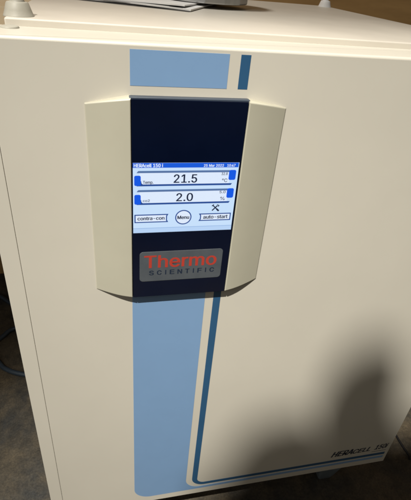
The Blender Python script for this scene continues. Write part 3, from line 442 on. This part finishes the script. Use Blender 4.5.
# printed stripes on the door (thin film)
xa, xb, xc, xd = 136.7, 227.0, 237.9, 247.4
ZT, ZB = -5.2, -36.0
bm = plate([(xa, ZB), (xb, ZB), (xb, ZT), (xa, ZT)], -.2, .1)
EX = W - 7
outline = [(xa, -70)] + arc(xa + 29, -746 + 29, 29, 180, 270) + [(EX, -746), (EX, -739.5)] + arc(xb + 27, -739.5 + 27, 27, 270, 180) + [(xb, -70)]
plate(outline, -.2, .1, bm)
obj('light_blue_stripe', bm, M['lightblue'], door, smooth=False)
bm = plate([(xc, ZB), (xd, ZB), (xd, ZT), (xc, ZT)], -.2, .1)
outline = [(xc, -70)] + arc(xc + 24, -735 + 24, 24, 180, 270) + [(EX, -735), (EX, -727.5)] + arc(xd + 14.5, -727.5 + 14.5, 14.5, 270, 180) + [(xd, -70)]
plate(outline, -.2, .1, bm)
obj('dark_blue_stripe', bm, M['darkblue'], door, smooth=False)

bm = T('HERA', 508.5, 553, -716.5, -700, -.3, bold=.05, shear=.35, slant=.8)
text(bm, 'CELL', 553.5, 592, -715.7, -702, -.3, bold=.05, shear=.35, slant=.8)
text(bm, '150i', 601, 630, -714, -699, -.3, bold=.035, shear=.35, slant=.8)
add_box(bm, 598, 629, -.3, .1, -720.6, -719.9)
obj('model_lettering', bm, M['ink'], door, smooth=False)


# control panel: two slanted wings round a dark glass front
def wing(side):
    bm = bmesh.new()
    N = 22
    XI, XO = (136.6, 95.6) if side < 0 else (248.6, 290.6)

    def prof(t):                                   # t = 0 outer edge, 1 inner edge
        x = XO + (XI - XO) * t
        s = math.sin(t * PI / 2)
        y = -.9 - 9.3 * (.55 * t + .45 * s)
        zt = -52.6 + 7.1 * (.75 * t + .25 * s)
        zb = -266.8 - 8.9 * (.35 * t + .65 * s)
        return x, y, zt, zb
    ts = [i / N for i in range(N + 1)]
    fr, bk = [], []
    M_ = 10
    for t in ts:
        x, y, zt, zb = prof(t)
        fr.append([bm.verts.new(V(x, y, zt + (zb - zt) * j / M_)) for j in range(M_ + 1)])
        lift = 1.3 * t
        bk.append([bm.verts.new(V(x, .5, zt + lift)), bm.verts.new(V(x, .5, zb))])
    top, bot = [], []
    for a, b in zip(range(N), range(1, N + 1)):
        for j in range(M_):
            bm.faces.new((fr[a][j], fr[b][j], fr[b][j + 1], fr[a][j + 1]))
        bm.faces.new((fr[a][0], bk[a][0], bk[b][0], fr[b][0]))
        bm.faces.new((fr[a][-1], fr[b][-1], bk[b][1], bk[a][1]))
        bm.faces.new((bk[a][0], bk[a][1], bk[b][1], bk[b][0]))
    for a in (0, N):
        bm.faces.new([v for v in fr[a]] + [bk[a][1], bk[a][0]])
    bmesh.ops.recalc_face_normals(bm, faces=bm.faces)
    es = [e for e in bm.edges if e.calc_face_angle(0) > math.radians(40)
          and sum((v.co.y < .0003) for v in e.verts) == 2]
    bmesh.ops.bevel(bm, geom=es, offset=.0012, segments=4, profile=.5, affect='EDGES', clamp_overlap=True)
    return bm


PX0, PX1, PZ0, PZ1 = 137.2, 248.0, -276.4, -45.6
panel = obj('control_panel', box(135.4, 249.8, -7.4, .4, PZ0 + .4, PZ1 + 1.2, bev=.5), M['bezel'], inc)
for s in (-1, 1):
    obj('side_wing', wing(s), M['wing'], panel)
obj('glass_front', box(PX0, PX1, -9.4, -7.6, PZ0, PZ1, bev=.35, seg=2), M['glass'], panel)

# lit display
Y = -9.4
SX0, SX1 = 137.9, 246.2
obj('display_screen', box(SX0, SX1, Y - .10, Y + .2, -187.2, -106.8), M['scrbg'], panel, smooth=False)
obj('title_bar', box(SX0, SX1 - .6, Y - .2, Y - .11, -112.0, -106.9), M['scrblue'], panel, smooth=False)
obj('title_lettering', T('HERAcell 150 i', 138.8, 167.5, -111.4, -107.6, Y - .25, bold=.05), M['scrwhite'], panel, smooth=False)
obj('date_lettering', T('25 Mar 2022', 209, 230, -111.3, -108.4, Y - .25, bold=.04), M['scrwhite'], panel, smooth=False)
obj('time_lettering', T('10:47', 233.5, 242.3, -111.3, -108.4, Y - .25, bold=.04), M['scrwhite'], panel, smooth=False)
obj('display_footer', box(SX0, SX1, Y - .16, Y - .11, -187.2, -181.4), M['scrlow'], panel, smooth=False)
obj('footer_line', box(SX0, SX1, Y - .2, Y - .17, -181.8, -181.2), M['scrfaint'], panel, smooth=False)


def readout(zt, zb, label, lab, value, vx0, vx1, setp, unit, ux0, ux1):
    # bright field, shaded top rule, dark lower rule, the two blue tabs
    obj('readout_field', plate(rrect(144.5, 237.5, zb, zt, 1.2), Y - .16, Y - .11), M['scrbox'], panel, smooth=False)
    obj('readout_shade', plate([(141.6, zt - 1.6), (142.4, zt - .2), (143.4, zt + .7), (237.0, zt + .9), (238.2, zt - .6), (236.6, zt - 1.4)], Y - .2, Y - .17), M['scrgrey'], panel, smooth=False)
    obj('readout_rule', plate([(141.5, zb - 1.1), (239.6, zb - 1.1), (240.9, zb + 1.0), (148.0, zb + .9), (147.0, zb + 1.5), (146.4, zb + 2.6), (146.1, zb + 4.6), (145.2, zb + 4.6)], Y - .2, Y - .17), M['scrline'], panel, smooth=False)
    obj('readout_tab', rbox(None, 139.2, 145.7, zb - .6, zb + 10.6, 1.7, Y - .26, Y - .21), M['scrtab'], panel, smooth=False)
    obj('readout_tab', rbox(None, 236.4, 243.9, zt - 10.2, zt + 1.1, 1.9, Y - .26, Y - .21), M['scrtab'], panel, smooth=False)
    obj('readout_label', T(label, *lab, Y - .25, bold=.03), M['scrtext'], panel, smooth=False)
    obj('readout_value', T(value, vx0, vx1, zb + 2.2, zb + 11.7, Y - .25, bold=.032), M['scrtext'], panel, smooth=False)
    obj('setpoint_value', T(setp, 228.4, 235.0, zt - 4.6, zt - 1.6, Y - .25, bold=.03), M['scrtext'], panel, smooth=False)
    obj('readout_unit', T(unit, ux0, ux1, zb + 2.4, zb + 6.4, Y - .25, bold=.02), M['scrtext'], panel, smooth=False)


readout(-116.0, -130.9, 'Temp.', (147.8, 158.4, -130.2, -126.0), '21.5', 178.8, 203.2, '32.8', '\u00b0C', 229.6, 235.4)
readout(-136.9, -152.1, 'co2', (147.8, 155.0, -149.8, -147.0), '2.0', 182.3, 200.2, '5.0', '%', 229.8, 234.8)

# crossed tools symbol
bm = bmesh.new()


def bar(bm, x0, z0, x1, z1, w, y0, y1):
    dx, dz = x1 - x0, z1 - z0
    L = math.hypot(dx, dz)
    nx, nz = -dz / L * w / 2, dx / L * w / 2
    return plate([(x0 + nx, z0 + nz), (x0 - nx, z0 - nz), (x1 - nx, z1 - nz), (x1 + nx, z1 + nz)], y0, y1, bm)


bar(bm, 222.2, -162.2, 227.6, -156.4, 1.35, Y - .2, Y - .11)
bar(bm, 222.4, -155.6, 229.4, -162.5, 1.2, Y - .25, Y - .21)
bar(bm, 227.0, -160.2, 229.7, -162.8, 1.9, Y - .29, Y - .26)
bar(bm, 227.0, -155.2, 229.2, -155.9, 1.0, Y - .33, Y - .30)
bar(bm, 228.4, -157.4, 229.6, -155.8, 1.0, Y - .37, Y - .34)
bar(bm, 221.6, -156.6, 223.6, -154.7, 1.1, Y - .41, Y - .38)
obj('tool_symbol', bm, M['scrtext'], panel, smooth=False)

# buttons
def frame_plate(outer, inner, y0, y1):
    bm = bmesh.new()
    n = len(outer)
    A = [[bm.verts.new(V(x, y, z)) for x, z in q] for q in (outer, inner) for y in (y0, y1)]
    of, ob, nf, nb = A
    for i in range(n):
        j = (i + 1) % n
        bm.faces.new((of[i], of[j], nf[j], nf[i]))
        bm.faces.new((ob[i], nb[i], nb[j], ob[j]))
        bm.faces.new((of[i], ob[i], ob[j], of[j]))
        bm.faces.new((nf[i], nf[j], nb[j], nb[i]))
    return bm


def inset(poly, d):
    """outline moved inwards by d (given counter-clockwise or clockwise)"""
    n = len(poly)
    area = sum(poly[k][0] * poly[(k + 1) % n][1] - poly[(k + 1) % n][0] * poly[k][1] for k in range(n))
    sg = 1 if area > 0 else -1
    out = []
    for k in range(n):
        p, q, r = (Vector(poly[(k + o) % n]) for o in (-1, 0, 1))
        n1 = Vector((-(q - p).y, (q - p).x)).normalized() * sg
        n2 = Vector((-(r - q).y, (r - q).x)).normalized() * sg
        b = n1 + n2
        b = b / max(b.dot(n1), .35) * d
        out.append((q.x + b.x, q.y + b.y))
    return out


def button(outline, word, tx0, tx1, tz0, tz1):
    inner = inset(outline, 1.2)
    obj('button_face', plate(inner, Y - .16, Y - .11), M['scrface'], panel, smooth=False)
    obj('button_outline', frame_plate(outline, inner, Y - .22, Y - .11), M['scrline'], panel, smooth=False)
    obj('button_text', T(word, tx0, tx1, tz0, tz1, Y - .23, bold=.055), M['scrtext'], panel, smooth=False)


button([(139.2, -174.7), (139.2, -164.7), (175.0, -164.7), (173.6, -167.4), (173.6, -172.0), (175.0, -174.7)], 'contra-con', 142.3, 170.9, -171.6, -167.6)
button([(208.0, -174.7), (209.5, -172.0), (209.5, -168.2), (208.0, -165.5), (243.9, -165.5), (243.9, -174.7)], 'auto-start', 213.0, 240.6, -172.2, -168.0)
button(arc(191.2, -169.4, 8.9, 0, 351, 39), 'Menu', 184.7, 197.6, -171.6, -167.3)

# maker's plate and lettering under the display
bm = plate(rrect(144.6, 240.2, -253.6, -212.4, 4.2), Y - .35, Y + .2)
bmesh.ops.recalc_face_normals(bm, faces=bm.faces)
fy = min(v.co.y for v in bm.verts)
bmesh.ops.bevel(bm, geom=[e for e in bm.edges if all(v.co.y < fy + 1e-6 for v in e.verts)], offset=.0003, segments=2, profile=.5, affect='EDGES')
obj('maker_plate', bm, M['plate'], panel, smooth=False)
bm = T('Thermo', 149.6, 233.6, -234.8, -217.4, Y - .42, bold=.034)
obj('red_lettering', bm, M['red'], panel, smooth=False)
bm = bmesh.new()
word = 'SCIENTIFIC'
adv = [9, 9, 4, 9, 9, 8.5, 4, 8.5, 4, 9]
gap = (231.8 - 155.2 - sum(a * .62 for a in adv)) / 9
x = 155.2
for ch, a in zip(word, adv):
    w = a * .62 if ch != 'I' else 1.3
    if ch == 'I':
        add_box(bm, x + .6, x + 1.9, Y - .43, Y - .36, -244.8, -238.3)
    else:
        text(bm, ch, x, x + w, -244.8, -238.3, Y - .42, bold=.05)
    x += a * .62 + gap
obj('black_lettering', bm, M['ink'], panel, smooth=False)

# stacking cones on the top cover
CP = [(0, 27), (4.0, 26.9), (6.0, 26), (6.6, 24.5), (6.9, 13.2), (7.6, 12.2), (10.2, 11.8), (11.3, 10.8), (13.2, 5.5), (15.0, .9), (15.5, .2), (15.5, -.5)]
for cx, cy in ((37.5, 78), (597, 79), (594, 590), (43, 590)):
    k = .9
    obj('stacking_cone', lathe([(r * k, 6.6 + z) for r, z in CP], cx, cy), M['cone'] if cy < 100 else M['paper'], inc)

# tapered feet
def foot(x0, x1, y0, y1):
    bm = bmesh.new()
    xm, ym = (x0 + x1) / 2 + 3, (y0 + y1) / 2
    rings = []
    for z, kx, ky in ((-764, 1, 1), (-885, 1, 1), (-925, .7, .75), (-938, .56, .66), (-940, .52, .6)):
        hx, hy = (x1 - x0) / 2 * kx, (y1 - y0) / 2 * ky
        rings.append([bm.verts.new(V(xm + a * hx, ym + b * hy, z)) for a, b in ((-1, -1), (1, -1), (1, 1), (-1, 1))])
    for a, b in zip(rings, rings[1:]):
        for i in range(4):
            bm.faces.new((a[i], a[(i + 1) % 4], b[(i + 1) % 4], b[i]))
    bm.faces.new(rings[0]); bm.faces.new(rings[-1])
    bmesh.ops.recalc_face_normals(bm, faces=bm.faces)
    bmesh.ops.bevel(bm, geom=[e for e in bm.edges if abs(e.verts[0].co.z - e.verts[1].co.z) > .001], offset=.004, segments=3, profile=.5, affect='EDGES')
    return bm


for x0 in (553, 32):
    for y0 in (62, 540):
        obj('foot', foot(x0, x0 + 57, y0, y0 + 50), M['foot'], inc)

# ------------------------------------------------------------------ things on top of the incubator
def sheet(cx, cy, ang, w, l, z, th, amp, seed, m, name, parent):
    """a paper sheet: corner at cx,cy, slightly wavy near its free edges"""
    rnd = random.Random(seed)
    ph = [rnd.uniform(0, 6) for _ in range(4)]
    u = Vector((-math.cos(ang), math.sin(ang)))
    v = Vector((math.sin(ang), math.cos(ang)))
    bm = bmesh.new()
    N = 26
    g = {}
    for i in range(N + 1):
        for j in range(N + 1):
            a, b = i / N, j / N
            p = Vector((cx, cy)) + u * (w * a) + v * (l * b)
            e = max(0, 1 - b * 5)
            dz = amp * (e * (.5 + .5 * math.sin(a * 7 + ph[0])) + .25 * (1 + math.sin(a * 5 + b * 6 + ph[1])))
            p += v * (1.6 * math.sin(a * 16 + ph[2]) * (1 if j == 0 else 0) * min(1, amp))
            for k in (0, 1):
                g[i, j, k] = bm.verts.new(V(p.x, p.y, z + dz + k * th))
    for i in range(N):
        for j in range(N):
            bm.faces.new((g[i, j, 1], g[i + 1, j, 1], g[i + 1, j + 1, 1], g[i, j + 1, 1]))
            bm.faces.new((g[i, j, 0], g[i, j + 1, 0], g[i + 1, j + 1, 0], g[i + 1, j, 0]))
    for i in range(N):
        for (a, b, c, d) in (((i, 0), (i + 1, 0), 0, 1), ((i, N), (i + 1, N), 0, 1), ((0, i), (0, i + 1), 0, 1), ((N, i), (N, i + 1), 0, 1)):
            bm.faces.new((g[a + (0,)], g[b + (0,)], g[b + (1,)], g[a + (1,)]))
    return obj(name, bm, m, parent, angle=60)


A = math.radians(23)
doc = empty('paper_stack', V(150, 400, 6.7), 'loose white papers with dark edges lying on the incubator top', 'papers')
sheet(230, 237, A, 210, 250, 6.9, .22, .3, 1, M['darkpaper'], 'dark_sheet', doc)
sheet(232, 239, A + .02, 208, 250, 7.4, 1.9, 1.0, 2, M['paper'], 'white_sheet', doc)
sheet(222, 247, A - .02, 200, 240, 9.6, .2, .5, 3, M['darkpaper'], 'dark_sheet', doc)
sheet(225, 249, A + .01, 202, 240, 10.4, 1.8, 1.2, 4, M['paper'], 'white_sheet', doc)

tin = obj('steel_canister', lathe([(0, 13.0), (64, 13.0), (67, 13.8), (68, 15.5), (68, 128), (70, 129), (70, 140), (67, 143), (20, 146), (0, 146)], 281, 374, 14), M['steel'], smooth=False)
tag(tin, 'faceted stainless steel canister standing on the white papers', 'canister')

# ------------------------------------------------------------------ around it
def plane(name, pts, m):
    bm = bmesh.new()
    bm.faces.new([bm.verts.new(V(*p)) for p in pts])
    o = obj(name, bm, m, smooth=False)
    o['kind'] = 'structure'
    return o


plane('floor', [(-2500, -2500, -940), (3500, -2500, -940), (3500, 960, -940), (-2500, 960, -940)], M['floor'])
w = obj('back_wall', box(-2500, 3500, 960, 1040, -960, 1800), M['wall'], smooth=False)
w['kind'] = 'structure'

cab = empty('workbench', V(-350, 640, -940), 'beige wooden workbench with a two board top behind the incubator at far left', 'workbench')
for y0, y1 in ((335, 718), (731, 945)):
    obj('top_board', box(-760, 22, y0, y1, -82, -50, bev=2.5), M['wood'], cab)
obj('rail', box(-740, 0, 905, 930, -160, -83, bev=2), M['black'], cab)
for lx in (-730, -30):
    for ly in (380, 890):
        if lx == -30 and ly == 380:
            continue
        obj('leg', box(lx, lx + 35, ly, ly + 35, -940, -82.5, bev=2), M['black'], cab)
obj('lower_panel', box(-690, 10, 880, 888, -780, -200, bev=1), M['black'], cab)

zc = -940 + 7
c1 = obj('floor_cable', tube([(-420, 940, zc), (-330, 860, zc), (-257, 821, zc), (-221, 786, zc), (-170, 740, zc), (-60, 720, zc), (60, 700, zc)], 6.5), M['cable'])
tag(c1, 'blue grey cable running straight across the floor at far left', 'cable')
c2 = obj('floor_cable', tube([(60, 640, zc), (-60, 668, zc), (-180, 662, zc), (-215, 630, zc), (-240, 585, zc), (-205, 522, zc), (-180, 496, zc), (-135, 474, zc), (-20, 440, zc), (80, 400, zc)], 6.5), M['cable'])
tag(c2, 'blue grey cable lying in an open loop on the brown floor', 'cable')
c3 = obj('black_cord', tube([(860, 420, -936), (838, 260, -936), (822, 142, -936), (823, 87, -936), (818, 80, -936)], 2.6), M['black'])
tag(c3, 'thin black cord on the dark floor right of the incubator', 'cord')

# ------------------------------------------------------------------ light
def spot(name, loc, target, watts, size, blend, radius, color):
    l = bpy.data.lights.new(name, 'SPOT')
    l.energy = watts
    l.spot_size = math.radians(size)
    l.spot_blend = blend
    l.shadow_soft_size = radius
    l.color = color
    o = bpy.data.objects.new(name, l)
    COL.objects.link(o)
    a, b = V(*loc), V(*target)
    o.location = a
    o.rotation_euler = (b - a).to_track_quat('-Z', 'Y').to_euler()
    return o


LP = Vector((-672, -1210, 2004))
spot('lamp_light', LP, (1060, 0, -2100), 725, 42.5, 1., .0066, (1, .955, .87))
spot('top_fill_light', (-120, 160, 1450), (330, 420, 0), 46, 128, .5, .09, (1, .965, .90))  # added overhead spot that brightens the top cover and background

# added unseen lamp; its notched flag is cut to cast the lower right shadow
lamp = empty('added_flag_lamp', V(-672, -1270, -940), 'added black lamp and stand, out of view, holding a card shaped to shade the door', 'lamp')
ax = (Vector((480, 0, -560)) - LP).normalized()
outl = [(262, -1000), (258, -830), (252, -752), (270, -728), (292, -690), (308, -636), (326, -590), (365, -570), (424, -572), (448, -600), (458, -636), (461, -628), (448, -585), (442, -540), (446, -470), (462, -424), (505, -405), (553, -416), (580, -476), (596, -545), (610, -600), (634, -632), (720, -640), (900, -560),
        (1500, -500), (1900, -2300), (262, -2300)]
bm = bmesh.new()
ring = []
for dist in (420, 423):
    r_ = []
    for x, z in outl:
        d = Vector((x, 0, z)) - LP
        p = LP + d * (dist / d.dot(ax))
        r_.append(bm.verts.new(V(*p)))
    ring.append(r_)
bm.faces.new(ring[0])
bm.faces.new(list(reversed(ring[1])))
for k in range(len(outl)):
    q = (k + 1) % len(outl)
    bm.faces.new((ring[0][k], ring[1][k], ring[1][q], ring[0][q]))
obj('shadow_flag', bm, M['black'], lamp, smooth=False)
back = LP - ax * 14
uu = ax.cross(Vector((0, 0, 1))).normalized()
ww = uu.cross(ax)
bm = bmesh.new()
rings = []
for r_, t in ((0, 0), (52, 0), (55, 6), (55, -60), (40, -110), (0, -112)):
    c = back + ax * t
    rings.append([bm.verts.new(V(*(c + uu * (r_ * math.cos(2 * PI * k / 32)) + ww * (r_ * math.sin(2 * PI * k / 32))))) for k in range(32)] if r_ else [bm.verts.new(V(*c))])
for a, b in zip(rings, rings[1:]):
    for k in range(32):
        q = (k + 1) % 32
        if len(a) == 1:
            bm.faces.new((a[0], b[k], b[q]))
        elif len(b) == 1:
            bm.faces.new((a[k], b[0], a[q]))
        else:
            bm.faces.new((a[k], b[k], b[q], a[q]))
obj('added_lamp_head', bm, M['black'], lamp)
c0 = back - ax * 60
fl = LP + (Vector((262, 0, -2300)) - LP) * (421 / (Vector((262, 0, -2300)) - LP).dot(ax))
obj('flag_arm', tube([tuple(c0 - uu * 50 - ww * 20), tuple(c0 + ax * 150 - uu * 70 - ww * 60), tuple(fl)], 5), M['black'], lamp)
obj('pole', tube([(c0.x, c0.y - 10, -930), (c0.x, c0.y - 10, 800), (c0.x, c0.y - 10, c0.z - 30)], 13), M['black'], lamp)
for k in range(3):
    a = 2 * PI * k / 3 + .5
    obj('leg', tube([(c0.x, c0.y - 10, -560), (c0.x + 220 * math.cos(a), c0.y - 10 + 220 * math.sin(a), -750), (c0.x + 430 * math.cos(a), c0.y - 10 + 430 * math.sin(a), -934)], 8), M['black'], lamp)

al = bpy.data.lights.new('fill_light', 'AREA')  # added soft fill from the left front, brightening the door
al.energy = 3.2
al.size = .9
al.color = (1, .98, .95)
ao = bpy.data.objects.new('fill_light', al)
COL.objects.link(ao)
ao.location = V(-1150, -850, 650)
ao.rotation_euler = (V(150, 0, -600) - V(-1150, -850, 650)).to_track_quat('-Z', 'Y').to_euler()

wd = bpy.data.worlds.new('World')
SC.world = wd
wd.use_nodes = True
bg = wd.node_tree.nodes['Background']
bg.inputs['Color'].default_value = (1, .92, .80, 1)
bg.inputs['Strength'].default_value = .068

# ------------------------------------------------------------------ camera (solved from the photograph)
f, pitch, yaw, roll = 432.38, math.radians(-31.84), math.radians(14.64), math.radians(5.45)
fw = Vector((math.sin(yaw) * math.cos(pitch), math.cos(yaw) * math.cos(pitch), math.sin(pitch)))
r0 = fw.cross(Vector((0, 0, 1))).normalized()
u0 = r0.cross(fw)
rt = math.cos(roll) * r0 + math.sin(roll) * u0
up = -math.sin(roll) * r0 + math.cos(roll) * u0
cd = bpy.data.cameras.new('camera')
cd.sensor_fit = 'HORIZONTAL'
cd.sensor_width = 36
cd.lens = f / 411 * 36
cd.shift_y = -13.56 / 411
cd.clip_start = .01
cd.clip_end = 50
cam = bpy.data.objects.new('camera', cd)
COL.objects.link(cam)
R = Matrix((rt, up, -fw)).transposed().to_4x4()
cam.matrix_world = Matrix.Translation(V(113.79, -407.46, 60.3)) @ R
SC.camera = cam

SC.render.engine = 'CYCLES'
SC.cycles.use_denoising = True
SC.cycles.filter_width = 1.8
SC.view_settings.view_transform = 'Standard'
SC.view_settings.look = 'None'
SC.view_settings.exposure = 0
SC.view_settings.gamma = 1
